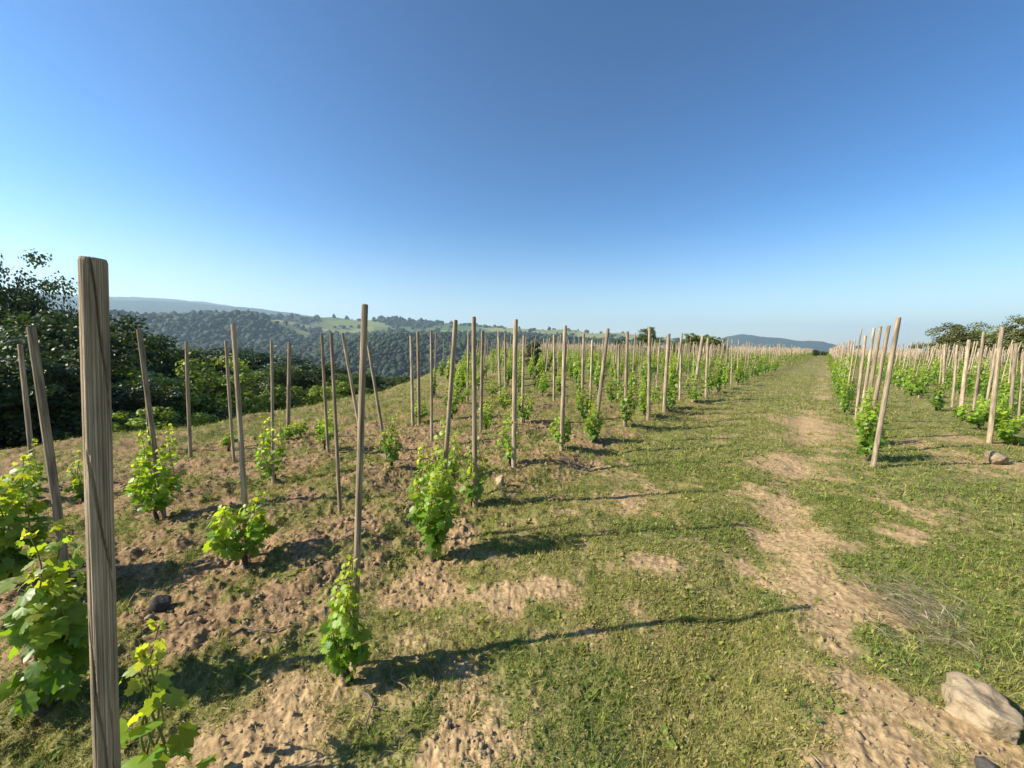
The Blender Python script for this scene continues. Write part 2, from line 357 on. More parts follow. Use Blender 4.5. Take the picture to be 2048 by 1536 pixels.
def make_grass():
    Vs = []; Fs = []; Cs = []; off = 0; rs = np.random.default_rng(5)
    for (ra, rb, n, s0) in ((.9, 2.6, 300000, .0115), (2.6, 5.5, 330000, .018), (5.5, 12, 240000, .032), (12, 32, 150000, .065), (32, 130, 70000, .15)):
        r = np.sqrt(rs.random(n)*(rb*rb-ra*ra)+ra*ra); a = rad(-62)+rs.random(n)*rad(124)
        x = r*np.sin(a); y = r*np.cos(a); c = cover(x, y)
        # clumping
        cl = fbm(x*9, y*9, 77, 2)
        keep = rs.random(n) < np.clip((c-.12)*1.2+(cl-.5)*1.3, 0, 1)
        e = np.interp(y, EY, EX)-x; keep &= (e < 1.5) & (y < 134)
        x = x[keep]; y = y[keep]; c = c[keep]; n = len(x); z = H(x, y)-.004
        u, v = uv(x, y)
        lush_ = blob(x, y, LUSH)
        blade = rs.random(n) < .72; tall = rs.random(n) < .012
        L = s0*(.6+.9*rs.random(n))*np.where(blade, 1.5, .75)*(1+.5*lush_)*np.where(tall & blade, 3.5, 1)*rs.choice([.7, 1, 1.5], n); W = np.where(blade, s0*.16, L*.5)
        tilt = np.where(blade, rs.uniform(.3, 1.4, n), rs.uniform(-.1, .9, n)); z = z+np.where(blade, 0, rs.random(n)*s0*.8)
        V, F = scatter_leaves(x, y, z, L, W, rs.random(n)*6.283, tilt, rs.uniform(-.6, .6, n))
        col = green(n, [.20, .27, .27, .22, .04], rs); g2 = green(n, [.38, .22, .10, .06, .24], rs); g3 = green(n, [.06, .16, .34, .43, .01], rs)
        hue = fbm(x*.8, y*.8, 99, 3); m = (hue+.5*lush_+.12*(v > .3)) > .62; col[m] = g2[m]; m = (hue < .43); col[m] = g3[m]
        Vs.append(V); Fs.append(F+off); off += len(V); Cs.append(np.repeat(col, 4, 0))
    # radiating tufts and small broad leaved weeds
    for (nt, ra, rb, k, ll, ww) in ((9000, .9, 6, 14, .045, .0022), (7000, 5, 16, 9, .075, .006), (3800, .9, 7, 9, .03, .016)):
        r = np.sqrt(rs.random(nt)*(rb*rb-ra*ra)+ra*ra); a = rad(-62)+rs.random(nt)*rad(124); tx = r*np.sin(a); ty = r*np.cos(a)
        kp = (cover(tx, ty) > .22+.5*rs.random(nt)) & (np.interp(ty, EY, EX)-tx < 1); tx = tx[kp]; ty = ty[kp]; nt = len(tx); sz = rs.uniform(.5, 1.5, nt)**1.3
        x = np.repeat(tx, k)+rs.normal(0, .008, nt*k); y = np.repeat(ty, k)+rs.normal(0, .008, nt*k); S = np.repeat(sz, k); n = nt*k
        L = ll*S*rs.uniform(.5, 1.3, n); W = ww*S*rs.uniform(.7, 1.2, n)
        V, F = scatter_leaves(x, y, H(x, y)-.003, L, W, rs.random(n)*6.283, rs.uniform(.25, 1.3, n) if ww < .01 else rs.uniform(.1, .8, n), rs.uniform(-.5, .5, n))
        base = np.repeat(green(nt, [.3, .3, .2, .12, .08], rs), k, 0)*rs.uniform(.8, 1.2, (n, 1))
        Vs.append(V); Fs.append(F+off); off += len(V); Cs.append(np.repeat(base, 4, 0))
    me = mesh_np('grass', np.vstack(Vs), np.vstack(Fs), M_grass, col=np.vstack(Cs))
    tag(link('grass', me), 'short olive green grass and clover weeds covering the ground', 'grass', kind='stuff')
    # mown straw beside the boulder
    p = at(1850, 1230); n = 1500; q = rs.normal(0, 1, (n, 2))*[.13, .17]; x = p.x+q[:, 0]+q[:, 1]*.35; y = p.y+q[:, 1]
    L = rs.uniform(.05, .16, n); V, F = scatter_leaves(x, y, H(x, y)+rs.uniform(.0, .05, n), L, L*.03+.0012, rs.normal(2.1, .5, n), rs.uniform(-.1, .45, n), rs.random(n))
    col = np.array([[.52, .44, .31]])*(.5+.8*rs.random((n, 1)))
    tag(link('dry_grass', mesh_np('dry_grass', V, F, M_straw, col=np.repeat(col, 4, 0))), 'heap of pale mown straw behind the boulder', 'straw', kind='stuff')
make_grass()

# ------------------------------------------------------------------ stones
def ico(sub=2):
    import bmesh
    bm = bmesh.new(); bmesh.ops.create_icosphere(bm, subdivisions=sub, radius=1)
    V = np.array([v.co[:] for v in bm.verts]); F = np.array([[v.index for v in f.verts] for f in bm.faces]); bm.free(); return V, F
ICO0 = ico(1); ICO1 = ico(2); ICO4 = ico(5)
def rock(seed, sx, sy, sz, mat, rough=.4, base=ICO4):
    V, F = base; V = V.copy(); rs = np.random.default_rng(seed)
    for _ in range(13):                                  # knocked-off facets
        d = rs.normal(0, 1, 3); d /= np.linalg.norm(d); k = rs.uniform(.62, .9); h = V@d
        V = V-np.outer(np.maximum(h-k, 0)*.9, d)
    n = (fbm(V[:, 0]*2+V[:, 2]*1.7+seed, V[:, 1]*2-V[:, 2]*1.3, seed, 4)-.5)*rough+(fbm(V[:, 0]*11+V[:, 2]*9, V[:, 1]*11-V[:, 2]*7, seed, 3)-.5)*.06
    V = V*(1+n)[:, None]*[sx, sy, sz]
    return mesh_np('stone', V, F, mat, smooth=True)
def put_rock(name, px, py, w, h, seed, mat, label, cat, rz=0, sink=.3, dd=.8):
    p = at(px, py); o = link(name, rock(seed, w/2, w/2*dd, h/2*1.3, mat)); o.location = p+Vector((0, 0, h*(.5-sink))); o.rotation_euler.z = rz
    return tag(o, label, cat)
put_rock('boulder', 1957, 1428, .34, .14, 5, M_rock, 'large pale tan boulder half sunk in the track verge', 'boulder', 1.2, .3)
put_rock('stone', 1992, 925, .33, .18, 9, M_rock, 'tan stone standing in the grass in front of the right vine rows', 'stone', 1.0, .2)
put_rock('stone', 322, 1218, .12, .085, 14, M_drk, 'dark round stone on bare soil behind the thick foreground stake', 'stone', .4)
put_rock('stone', 1000, 978, .16, .12, 15, M_rock, 'small pale stone beside the vine left of the track', 'stone', 2)
put_rock('stone', 100, 1425, .12, .08, 18, M_drk, 'dark clod of stone at the foot of the big leaves by the thick stake', 'stone', 2)
put_rock('stone', 1975, 1540, .09, .05, 21, M_drk, 'dark stone at the bottom edge below the pale boulder', 'stone', 1)
def gravel():
    rs = np.random.default_rng(8); n = 26000; r = .9+rs.random(n)**1.3*8; a = rad(-60)+rs.random(n)*rad(120)
    x = r*np.sin(a); y = r*np.cos(a); k = rs.random(n) < 1.05-cover(x, y)*1.9; x = x[k]; y = y[k]; n = len(x)
    V0, F0 = ICO0; s = (.002+.013*rs.random(n)**5)*(1+.08*np.hypot(x, y)); u, v = uv(x, y); s = s*np.where(v < -2, 1.3, .8)
    P = V0[None]*(1+.5*(rs.random((n, len(V0), 1))-.5))*s[:, None, None]*rs.uniform(.6, 1.2, (n, 1, 3))
    P = P+np.stack([x, y, H(x, y)+s*.25], 1)[:, None, :]
    F = F0[None]+(np.arange(n)*len(V0))[:, None, None]
    tag(link('gravel', mesh_np('gravel', P.reshape(-1, 3), F.reshape(-1, 3), M_clod)), 'small reddish brown clods and pebbles strewn over the bare soil', 'gravel', kind='stuff')
gravel()
def litter():
    rs = np.random.default_rng(18); n = 16000; r = .9+rs.random(n)*9; a = rad(-60)+rs.random(n)*rad(120); x = r*np.sin(a); y = r*np.cos(a)
    L = rs.uniform(.015, .07, n)*(.6+.08*r); V, F = scatter_leaves(x, y, H(x, y)+rs.uniform(.0, .012, n), L, L*.05+.0008*r, rs.random(n)*6.28, rs.uniform(-.1, .35, n), rs.random(n))
    col = np.array([[.36, .28, .16]])*(.35+.9*rs.random((n, 1)))
    tag(link('straw_litter', mesh_np('straw_litter', V, F, M_straw, col=np.repeat(col, 4, 0))), 'fine dry straw and dead stems littered over soil and grass', 'litter', kind='stuff')
litter()

# ------------------------------------------------------------------ stakes
def stake_mesh(seed, hero=False):
    """unit stake: height 1, radius .5 at the foot (scaled per stake)"""
    rs = np.random.default_rng(seed); n = 160 if hero else 20; m = 220 if hero else 22
    ph = rs.random(4)*6.28; V = []; F = []; mi = []
    for i in range(m+1):
        t = i/m; cx = .10*math.sin(t*3.1+ph[0])*(.35 if hero else .8); cy = .10*math.sin(t*2.7+ph[1])*.5
        for k in range(n):
            a = 2*math.pi*k/n
            q = .5*(1-.13*t)*(1+.05*math.sin(2*a+ph[2]+t*2)+.03*math.sin(3*a+ph[3]-t*3))
            if hero:
                q *= 1+.012*math.sin(a*17+3*math.sin(t*9))+.008*math.sin(a*31+t*12)
                for (a0, tw, t0, t1, w, dp) in ((-.98, 8.4, .80, 1.02, .13, .34), (-1.6, 11, .60, .80, .13, .30), (-2.0, 6.2, .34, .62, .12, .26), (-.3, 1.2, .1, .5, .09, .2)):
                    if t0 < t < t1:
                        ac = a0+(min(1, t1)-t)*tw+.06*math.sin(t*60); dd = (a-ac+math.pi) % (2*math.pi)-math.pi
                        fade = min(1, (t-t0)/.05, (t1-t)/.03+.15); q -= dp*.5*max(0, 1-abs(dd)/w)*fade
                if .36 < t < .41:
                    kd = (a+1.0+math.pi) % (2*math.pi)-math.pi; q += .06*math.exp(-(kd/.9)**2)*math.sin((t-.36)/.05*math.pi)
            elif i % 1 == 0:
                q *= 1+.05*(rs.random()-.5)
            zz = t
            V.append((cx+q*math.cos(a), cy+q*math.sin(a), zz))
    for i in range(m):
        for k in range(n): F.append((i*n+k, i*n+(k+1) % n, (i+1)*n+(k+1) % n, (i+1)*n+k)); mi.append(0)
    # chamfered cut end
    b = len(V); c = np.mean([V[m*n+k] for k in range(n)], 0)
    for k in range(n): p = np.array(V[m*n+k]); q = c+(p-c)*.9; V.append((q[0], q[1], 1.004))
    for k in range(n): F.append((m*n+k, m*n+(k+1) % n, b+(k+1) % n, b+k)); mi.append(0)
    V.append((c[0], c[1], 1.005)); e = len(V)-1
    for k in range(n): F.append((b+k, b+(k+1) % n, e)); mi.append(1)
    return build_poly('stake', V, F, [M_wood, M_end], True, mi)
STK = [stake_mesh(100+i) for i in range(7)]; HERO = stake_mesh(99, True)
TAKEN = []
STAKES = 0
def stake(base, top, dia, label, group=None, me=None):
    global STAKES
    o = link('wooden_stake', me or STK[STAKES % 7]); STAKES += 1
    ax = top-base; L = ax.length; o.location = base-ax.normalized()*.04
    q = ax.to_track_quat('Z', 'Y'); o.rotation_mode = 'QUATERNION'
    xa = q @ Vector((1, 0, 0)); spin = -math.atan2(xa.y, xa.x) if me else random.random()*6.28
    from mathutils import Quaternion
    o.rotation_quaternion = q @ Quaternion((0, 0, 1), spin)
    o.scale = (dia, dia, L+.04); TAKEN.append((base.x, base.y))
    return tag(o, label, 'stake', group)
G_ST = 'wooden stakes carrying the young vines'
near = [ # top x,y, base x,y, width px, label
 (187,524,232,2040,47,'thickest weathered stake with a long dark spiral crack, left foreground, filling the picture height'),
 (62,656,135,1165,21,'brown stake leaning left just beyond the thick foreground stake, behind bright leaves'),
 (40,690,70,985,13,'thin brown stake at the far left edge behind the leaning one'),
 (731,612,706,1335,18,'pale sunlit stake rising alone out of the small foreground vine, its top against the sky'),
 (278,660,328,1030,13,'stake leaning left out of the bushy vine right of the thick stake'),
 (286,690,300,905,9,'thin stake just behind the one leaning out of the bushy vine'),
 (373,684,381,908,9,'bare thin stake without any vine before the dark trees'),
 (452,683,468,922,8,'thin stake directly behind the grey stake in front of the far field'),
 (466,650,497,1118,14,'grey stake standing in a low spreading vine left of the middle'),
 (543,682,546,960,8,'thin pale stake inside the round vine before the valley woods'),
 (579,686,576,882,10,'short bare stake with a low tuft of leaves near the slope edge'),
 (643,668,657,912,8,'thin stake with a small yellow green vine on its left side'),
 (662,667,680,1020,10,'slim dark bare stake left of the pale sunlit stake'),
 (685,667,728,905,8,'crooked thin stake leaning left just behind the pale sunlit stake'),
 (737,692,775,925,8,'crooked stake leaning left just right of the pale sunlit stake'),
 (822,672,826,850,8,'left one of two thin parallel stakes before the dark valley woods'),
 (836,664,838,845,8,'right one of two thin parallel stakes before the dark valley woods'),
 (862,662,864,880,8,'slim greenish grey stake above the tall leafy vine'),
 (911,642,877,1100,12,'stake leaning right inside the tallest leafy vine'),
 (948,635,950,1015,13,'straight upright stake right of the tallest leafy vine'),
 (965,663,962,860,8,'thin stake directly behind the straight upright stake'),
 (937,665,935,800,6,'small distant stake left of the straight upright stake'),
 (997,662,1000,790,6,'small thin stake left of the pale stake at picture centre'),
 (1010,668,1012,815,6,'second small thin stake left of the pale stake at picture centre'),
 (1032,640,1027,942,12,'tall stake with a bright left edge at the centre of the picture'),
 (1047,672,1044,845,7,'thin tan stake just right of the tall central stake'),
 (1131,652,1122,905,11,'pale upright stake over the narrow column of leaves right of centre'),
 (1108,670,1108,800,6,'thin stake behind and left of the pale one over the column of leaves'),
 (1168,668,1163,835,7,'thin dark stake before the brown bushes right of centre'),
 (1185,680,1180,810,6,'short thin stake left of the pale one that leans right'),
 (1216,658,1188,885,10,'pale stake leaning right out of a dense leafy vine beside the track'),
 (1254,664,1250,858,9,'reddish tan stake standing in the dense vine left of the round tree'),
 (1238,690,1236,800,6,'small far stake left of the reddish tan stake'),
 (1300,655,1296,845,9,'pale stake in front of the round tree on the horizon'),
 (1338,668,1328,830,10,'white looking stake just right of the round tree on the horizon'),
 (1362,675,1360,800,6,'thin stake between the round tree and the low bushes'),
 (1406,672,1386,803,9,'pale right leaning stake in front of the low green bushes'),
 (1416,676,1412,800,7,'upright stake paired with the leaning one before the low green bushes'),
 (1798,636,1745,935,14,'first and tallest stake of the right block, leaning right over a narrow vine'),
 (1777,652,1733,903,11,'second stake of the row right of the track, leaning right'),
 (1760,654,1724,880,10,'third stake of the row right of the track, leaning right'),
 (1748,657,1717,862,8,'fourth stake of the row right of the track, leaning right'),
 (1731,672,1711,846,8,'fifth stake of the row right of the track, upright'),
 (2005,655,1978,885,13,'thickest pale stake at the right edge before the trees'),
 (1993,697,1964,850,8,'stake leaning right beside the thickest one at the right edge'),
 (1968,664,1946,830,8,'thin stake leaning right before the right hand tree'),
 (1939,680,1919,835,10,'pale sunlit stake leaning right before the right hand tree'),
 (1915,690,1904,815,7,'stake in front of the left flank of the right hand tree'),
 (1890,688,1884,805,7,'stake at the left edge of the right hand tree'),
 (2033,688,2018,860,9,'pale stake near the right picture edge under the corner tree'),
 (2046,705,2036,850,8,'reddish short stake cut by the right picture edge'),
]
for i, (tx, ty, bx, by, w, lab) in enumerate(near):
    b = at(bx, by); d = b.y*math.cos(PITCH)-(b.z-CAMH)*math.sin(PITCH)
    tp = at_y(tx, ty, b.y); tp = b+(tp-b).normalized()*min((tp-b).length, 2.25)
    cosang = 1/math.sqrt(1+((bx-1024)/FPX)**2)
    stake(b, tp, w/FPX*d*(cosang**.5)*(.95 if i == 0 else .78), lab, G_ST, HERO if i == 0 else None)

# ------------------------------------------------------------------ vines
LOBES = [(0, 1.0), (.2, .80), (.36, .70), (.62, .88), (.85, .66), (1.15, .78), (1.5, .58), (2.1, .66), (2.75, .5)]
def leaf_tpl(lod):
    if lod == 0: pts = LOBES
    elif lod == 1: pts = [(0, 1.0), (.5, .7), (1.1, .72), (2.2, .6)]
    else: pts = None
    if pts is None:
        P = np.array([[0, -.25, 0], [.5, .2, -.12], [0, .95, -.05], [-.5, .2, -.12]]); return P, np.array([[0, 1, 2], [0, 2, 3]])
    out = [(math.sin(a)*r, math.cos(a)*r*.95) for a, r in pts]; left = [(-x, y) for x, y in out[::-1] if abs(x) > 1e-6]
    ring = out+[(0, -.12)]+left
    P = [(0, 0, 0)]+[(x, y, -.28*abs(x)*abs(x)-.18*max(0, y)**2+.05*math.sin(9*math.atan2(x, y))) for x, y in ring]
    F = [(0, 1+(i+1) % len(ring), 1+i) for i in range(len(ring))]
    return np.array(P), np.array(F)
TPL = [leaf_tpl(i) for i in range(3)]
def basis(nrm, tip):
    n = nrm/np.linalg.norm(nrm, axis=1, keepdims=True); y = tip-(tip*n).sum(1, keepdims=True)*n; y /= np.linalg.norm(y, axis=1, keepdims=True)+1e-9
    return np.cross(y, n), y, n
def leaves_mesh(name, P, nrm, tip, size, col, lod, mat, extra=None):
    T, F = TPL[lod]; x, y, n = basis(nrm, tip)
    V = P[:, None]+size[:, None, None]*(T[None, :, 0, None]*x[:, None]+T[None, :, 1, None]*y[:, None]+T[None, :, 2, None]*n[:, None])
    FF = F[None]+(np.arange(len(P))*len(T))[:, None, None]
    return V.reshape(-1, 3), FF.reshape(-1, 3), np.repeat(col, len(T), 0)
def vine_geo(seed, h, w, nl, lod, size, lean=0, full=1.0):
    """a young vine of height h, half width w; returns trunk, shoots, foliage"""
    rs = np.random.default_rng(seed); th = .10+.10*rs.random()
    tp = [Vector((0, 0, -.04))]; 
    for i in range(1, 5): tp.append(Vector((rs.normal()*.012, rs.normal()*.012, th*i/4)))
    trunk = tube(tp, [.022, .02, .017, .019, .012], 8 if lod < 2 else 4, .35, seed)
    ns = 5 if lod == 0 else 4; shoots = []; P = []; nr = []; tips = []; sz = []; col = []
    for s in range(ns):
        a = 2*math.pi*(s+rs.random()*.6)/ns; hh = h*rs.uniform(.72, 1.0) if s else h
        pts = []; ww = w*rs.uniform(.35, .9); m = 9
        for i in range(m+1):
            t = i/m; q = ww*math.sin(min(1, t*1.7)*1.57)*(1-.35*t)
            pts.append(Vector((q*math.cos(a+t*.8)+.02*math.sin(7*t+s)+lean*t*hh, q*math.sin(a+t*.8)+.02*math.cos(6*t+s), th*.8+(hh-th*.8)*t)))
        shoots.append(tube(pts, [.0055*(1-.6*i/m) for i in range(m+1)], 5 if lod < 2 else 3, 0, seed))
        k = int(nl/ns)
        for j in range(k):
            t = (j+.5*rs.random())/k; t = t**.9; f = t*m; i0 = min(int(f), m-1); p = pts[i0].lerp(pts[i0+1], f-i0)
            an = rs.random()*6.283; out = np.array([math.cos(an), math.sin(an), 0]); pl = size*rs.uniform(.5, 1.5)*(1.1-.5*t)
            pp = np.array(p)+out*pl+np.array([0, 0, rs.normal()*.02]); P.append(pp)
            nn = out*rs.uniform(.0, .9)+np.array([0, 0, 1])*rs.uniform(.25, 1)+rs.normal(0, .3, 3); nr.append(nn); tips.append(out*1.0+np.array([0, 0, -.5+.5*rs.random()])+rs.normal(0, .25, 3))
            sc_ = (1.0-.62*t**2.2)*rs.uniform(.65, 1.15)*size; sz.append(sc_)
            young = t**1.5; c = np.array([.125, .235, .022])*(1-young)+np.array([.29, .39, .05])*young; col.append(c*rs.uniform(.7, 1.3)*np.array([rs.uniform(.85, 1.2), 1, rs.uniform(.7, 1.5)]))
        # growing tip upright
        for j in range(3):
            P.append(np.array(pts[-1])+rs.normal(0, .01, 3)); nr.append(rs.normal(0, 1, 3)); tips.append(np.array([rs.normal()*.4, rs.normal()*.4, 1.])); sz.append(size*.38); col.append(np.array([.30, .36, .07]))
    P = np.array(P); P[:, 2] = np.maximum(P[:, 2], .03)
    V, F, Cc = leaves_mesh('foliage', P, np.array(nr), np.array(tips), np.array(sz), np.array(col), lod, M_vine)
    return trunk, shoots, (V, F, Cc)
def vine_parts(seed, h, w, nl, lod, size, lean=0):
    tr, sh, (V, F, Cc) = vine_geo(seed, h, w, nl, lod, size, lean)
    return (build_poly('trunk', *tr, M_bark), [build_poly('shoot', *s, M_cane) for s in sh], mesh_np('foliage', V, F, M_vine, col=Cc))
def vine_single(seed, h, w, nl, lod, size):
    tr, sh, (V, F, Cc) = vine_geo(seed, h, w, nl, lod, size)
    wv, wf = merge([tr]+sh); wf = [tuple(dict.fromkeys(f)) for f in wf]
    wf = [t for f in wf for t in ((f[0], f[1], f[2]),)+(((f[0], f[2], f[3]),) if len(f) == 4 else ())]
    o = len(wv); VV = np.vstack([np.array(wv), V]); FF = np.vstack([np.array(wf), F+o]); CC = np.vstack([np.full((o, 3), .1), Cc])
    return mesh_np('vine', VV, FF, None, col=CC, mats=[M_bark, M_vine], midx=np.r_[np.zeros(len(wf)), np.ones(len(F))])
G_VI = 'young vines trained up the stakes'
VTAKEN = []
def near_vine(px, py, ty, wpx, label, seed, n=None, size=None, dx=0, lean=0):
    b = at(px, py); d = b.y; h = max(.25, (py-ty)/FPX*d*1.0); w = wpx/2/FPX*d
    lod = 0 if d < 5 else 1; size = size or (.062 if d < 5 else .06)
    lod1 = d >= 5; w *= 1.2 if not lod1 else 1.55; h *= 1.06; n = int(n*(1.35 if not lod1 else 2.7)); size = size*(1.25 if lod1 else 1)
    t, s, f = vine_parts(seed, h, max(.03, w*1.05-size*.55), n, lod, size, lean)
    e = empty('grape_vine', b, label, 'vine', G_VI); e.rotation_euler.z = random.random()*0 
    link('trunk', t, e); [link('shoot', q, e) for q in s]; link('foliage', f, e); VTAKEN.append((b.x, b.y))
nv = [
 (118,1405,1035,120,'large leaved bright vine low on the left of the thick foreground stake',140,.08),
 (20,1180,930,150,'dense vine cut by the left picture edge',320,.07),
 (318,1590,1210,44,'young shoot with one broad dark leaf right of the foot of the thick stake',20,.085),
 (45,1010,885,110,'vine with whitish top leaves behind the edge vine on the far left',120,.06),
 (165,1000,905,70,'low vine between the two left foreground stakes',70,.06),
 (315,1035,850,95,'bushy vine with a dark right half, right of the thick stake',300,.055),
 (490,1135,1000,120,'low spreading vine under the grey stake left of the middle',190,.058),
 (545,958,828,66,'round vine around a thin pale stake before the valley woods',130,.05),
 (650,905,832,44,'small yellow green vine left of the slim dark bare stake',60,.05),
 (692,1368,1118,86,'small narrow foreground vine in front of the pale sunlit stake',150,.045),
 (785,940,838,52,'vine with a dark lower part under the crooked stake',100,.05),
 (868,1108,832,108,'tallest leafy vine left of the track, a full green column',380,.052),
 (905,960,860,56,'small dark vine tucked behind the tallest leafy one',90,.05),
 (945,1012,872,52,'pale green vine on the straight upright stake',110,.05),
 (1020,938,808,46,'vine climbing the tall central stake',110,.05),
 (1122,902,822,36,'narrow column of leaves right of the picture centre',70,.05),
 (1184,886,800,38,'dense bright vine at the foot of the pale stake that leans right',90,.05),
 (1252,858,768,44,'leafy vine on the reddish tan stake',110,.05),
 (1288,840,766,34,'leafy vine in front of the round horizon tree',90,.05),
 (1330,826,760,34,'yellow green vine on the white looking stake',90,.05),
 (1388,804,745,34,'vine at the foot of the paired stakes before the low bushes',80,.05),
 (460,908,868,22,'tiny yellow vine at the foot of a thin stake before the dark trees',30,.045),
 (577,885,858,30,'low dark tuft of vine at the foot of the short bare stake',40,.05),
 (925,812,742,34,'yellow green vine rising behind the tallest leafy vine',70,.05),
 (972,855,795,34,'vine behind the straight upright stake',70,.05),
 (985,800,762,40,'pale vine before the edge of the valley left of centre',60,.05),
 (1735,922,780,42,'narrow vine on the first stake of the right block',170,.05),
 (1728,890,770,30,'second vine of the row right of the track',80,.05),
 (1955,860,795,64,'dark leaved vine left of the thickest right stake',150,.055),
 (2024,888,800,80,'broad yellow green vine at the right picture edge',210,.055),
 (1048,848,790,34,'vine on the thin tan stake right of the tall central stake',80,.05),
 (1085,790,742,34,'yellow green vine between the picture centre and the column of leaves',70,.05),
 (1166,838,775,36,'vine at the foot of the thin dark stake before the brown bushes',80,.05),
 (1222,808,755,34,'vine behind the pale stake that leans right',80,.05),
 (840,842,800,32,'low vine below the two thin parallel stakes',60,.05),
 (905,842,770,36,'vine just behind the top of the tallest leafy vine',80,.05),
 (1010,820,768,34,'vine on the second small thin stake left of picture centre',70,.05),
 (600,868,835,26,'small tuft of vine between the short bare stake and the small yellow green vine',40,.05),
 (1990,852,790,50,'vine between the dark leaved one and the broad one at the right edge',110,.055),
]
for i, (px, py, ty, w, lab, n, s) in enumerate(nv): near_vine(px, py, ty, w, lab, 500+i, n, s)

# ---- the rows running away: the nearest as things, the rest as one mass
cand = []
for k in range(34):
    v = -3.0-1.7*k
    u = 3.0
    while u < 130:
        cand.append((*xy(u+random.uniform(-.12, .12), v+random.uniform(-.1, .1)), 0, k)); u += 1.25
for k, v in enumerate([.51]+[2.6+1.45*j for j in range(26)]):
    u = 8.3
    while u < 130:
        cand.append((*xy(u+random.uniform(-.1, .1), v+random.uniform(-.08, .08)), 1, k)); u += 1.08
ok = []
for (x, y, side, k) in cand:
    if y < (9.5 if side == 0 else 7.0) or y > 118: continue
    if x/y > 1.36 or x/y < -1.36 or x < np.interp(y, EY, EX)+.5: continue
    if side == 0 and x/y < -.10 and random.random() < .5: continue
    if side == 0 and x/y < -.10 and any((x-a)**2+(y-b)**2 < .35 for a, b in VTAKEN): continue
    if -.10 <= x/y < .06 and side == 0 and random.random() < .5: continue
    if side == 1 and k == 0 and math.hypot(x, y) < 11.8: continue
    if side == 1 and k > 0 and x/y > 1.0 and y < 9.0 and k < 2: continue
    if any((x-a)**2+(y-b)**2 < .5 for a, b in TAKEN): continue
    ok.append((math.hypot(x, y), x, y, side, k))
ok.sort()
print('far stakes', len(ok))
FARS = {0: ('small distant stake deep in the left block of rows', 'one of the small distant stakes edging the track on its left'),
        1: ('small distant stake deep in the right block of rows', 'one of the small distant stakes edging the track on its right')}
FARV = {0: 'small vine deep among the rows of the left block', 1: 'small vine deep among the rows of the right block'}
VM = [vine_single(900+i, .62+.06*(i % 4), .125, 190, 1, .062) for i in range(6)]
VF = [vine_single(950+i, .62+.06*(i % 4), .14, 120, 2, .085) for i in range(5)]
nstk = 300-len(near); nvin = 300-len(nv)
mass_s = []; mass_v = []; cs = cv = 0
for i, (r, x, y, side, k) in enumerate(ok):
    z = Hs(x, y); b = Vector((x, y, z)); hgt = random.gauss(1.93, .1); edge = k == 0
    lx = random.gauss(.02, .05)+(.07 if side and k < 3 else 0); ly = random.gauss(0, .04)
    tp = b+Vector((lx*hgt, ly*hgt, hgt)); dia = random.uniform(.03, .046)
    if side == 0 and x/y < -.10 and random.random() < .8: pass        # vines whose stakes are missing
    elif cs < nstk and random.random() < .985:
        stake(b, tp, dia, FARS[side][1 if edge else 0], 'distant stakes in the rows' if not edge else 'distant stakes edging the track'); cs += 1
    else: mass_s.append((b, tp, dia))
    if random.random() < .9:
        vb = Vector((x-.06+random.uniform(-.08, .08), y-.08, z)); s = random.uniform(1.15, 1.75)
        if cv < nvin:
            o = link('grape_vine', (VM[i % 6] if r < 20 else VF[i % 5])); o.location = vb; o.rotation_euler.z = random.random()*6.28; w_ = s*(.75 if k == 0 else .9); o.scale = (w_, w_, s*random.uniform(.9, 1.2))
            tag(o, ('small vine in the row edging the track on its left' if side == 0 else 'small vine in the row edging the track on its right') if edge else FARV[side], 'vine', 'distant vines in the rows'); cv += 1
        else: mass_v.append((vb, s))
def mass():
    Vs = []; Fs = []; o = 0
    for b, t, d in mass_s:
        v, f = tube([b, (b+t)/2, t], [d/2]*3, 6, .1, 3, cap=True); Vs += v; Fs += [tuple(i+o for i in q) for q in f]; o += len(v)
    tag(link('distant_stakes', build_poly('distant_stakes', Vs, Fs, M_wood)), 'farthest stakes of both blocks merging into a brown band on the horizon', 'stakes', kind='stuff')
    rs = np.random.default_rng(2); n = len(mass_v); m = 80
    c = np.array([[b.x, b.y, b.z] for b, s in mass_v]); P = np.repeat(c, m, 0); q = rs.normal(0, 1, (n*m, 3)); P = P+q*[.13, .13, .0]; P[:, 2] += rs.uniform(.06, 1.05, n*m)
    t = rs.random(n*m)[:, None]; col = (np.array([.11, .18, .022])*(1-t)+np.array([.24, .30, .05])*t)
    V, F, Cc = leaves_mesh('f', P, rs.normal(0, 1, (n*m, 3))+[0, 0, .8], rs.normal(0, 1, (n*m, 3)), rs.uniform(.06, .11, n*m), col, 2, M_vine)
    tag(link('distant_vines', mesh_np('distant_vines', V, F, M_vine, col=Cc)), 'farthest vine foliage of both blocks, a green band below the brown stakes', 'vines', kind='stuff')
mass()

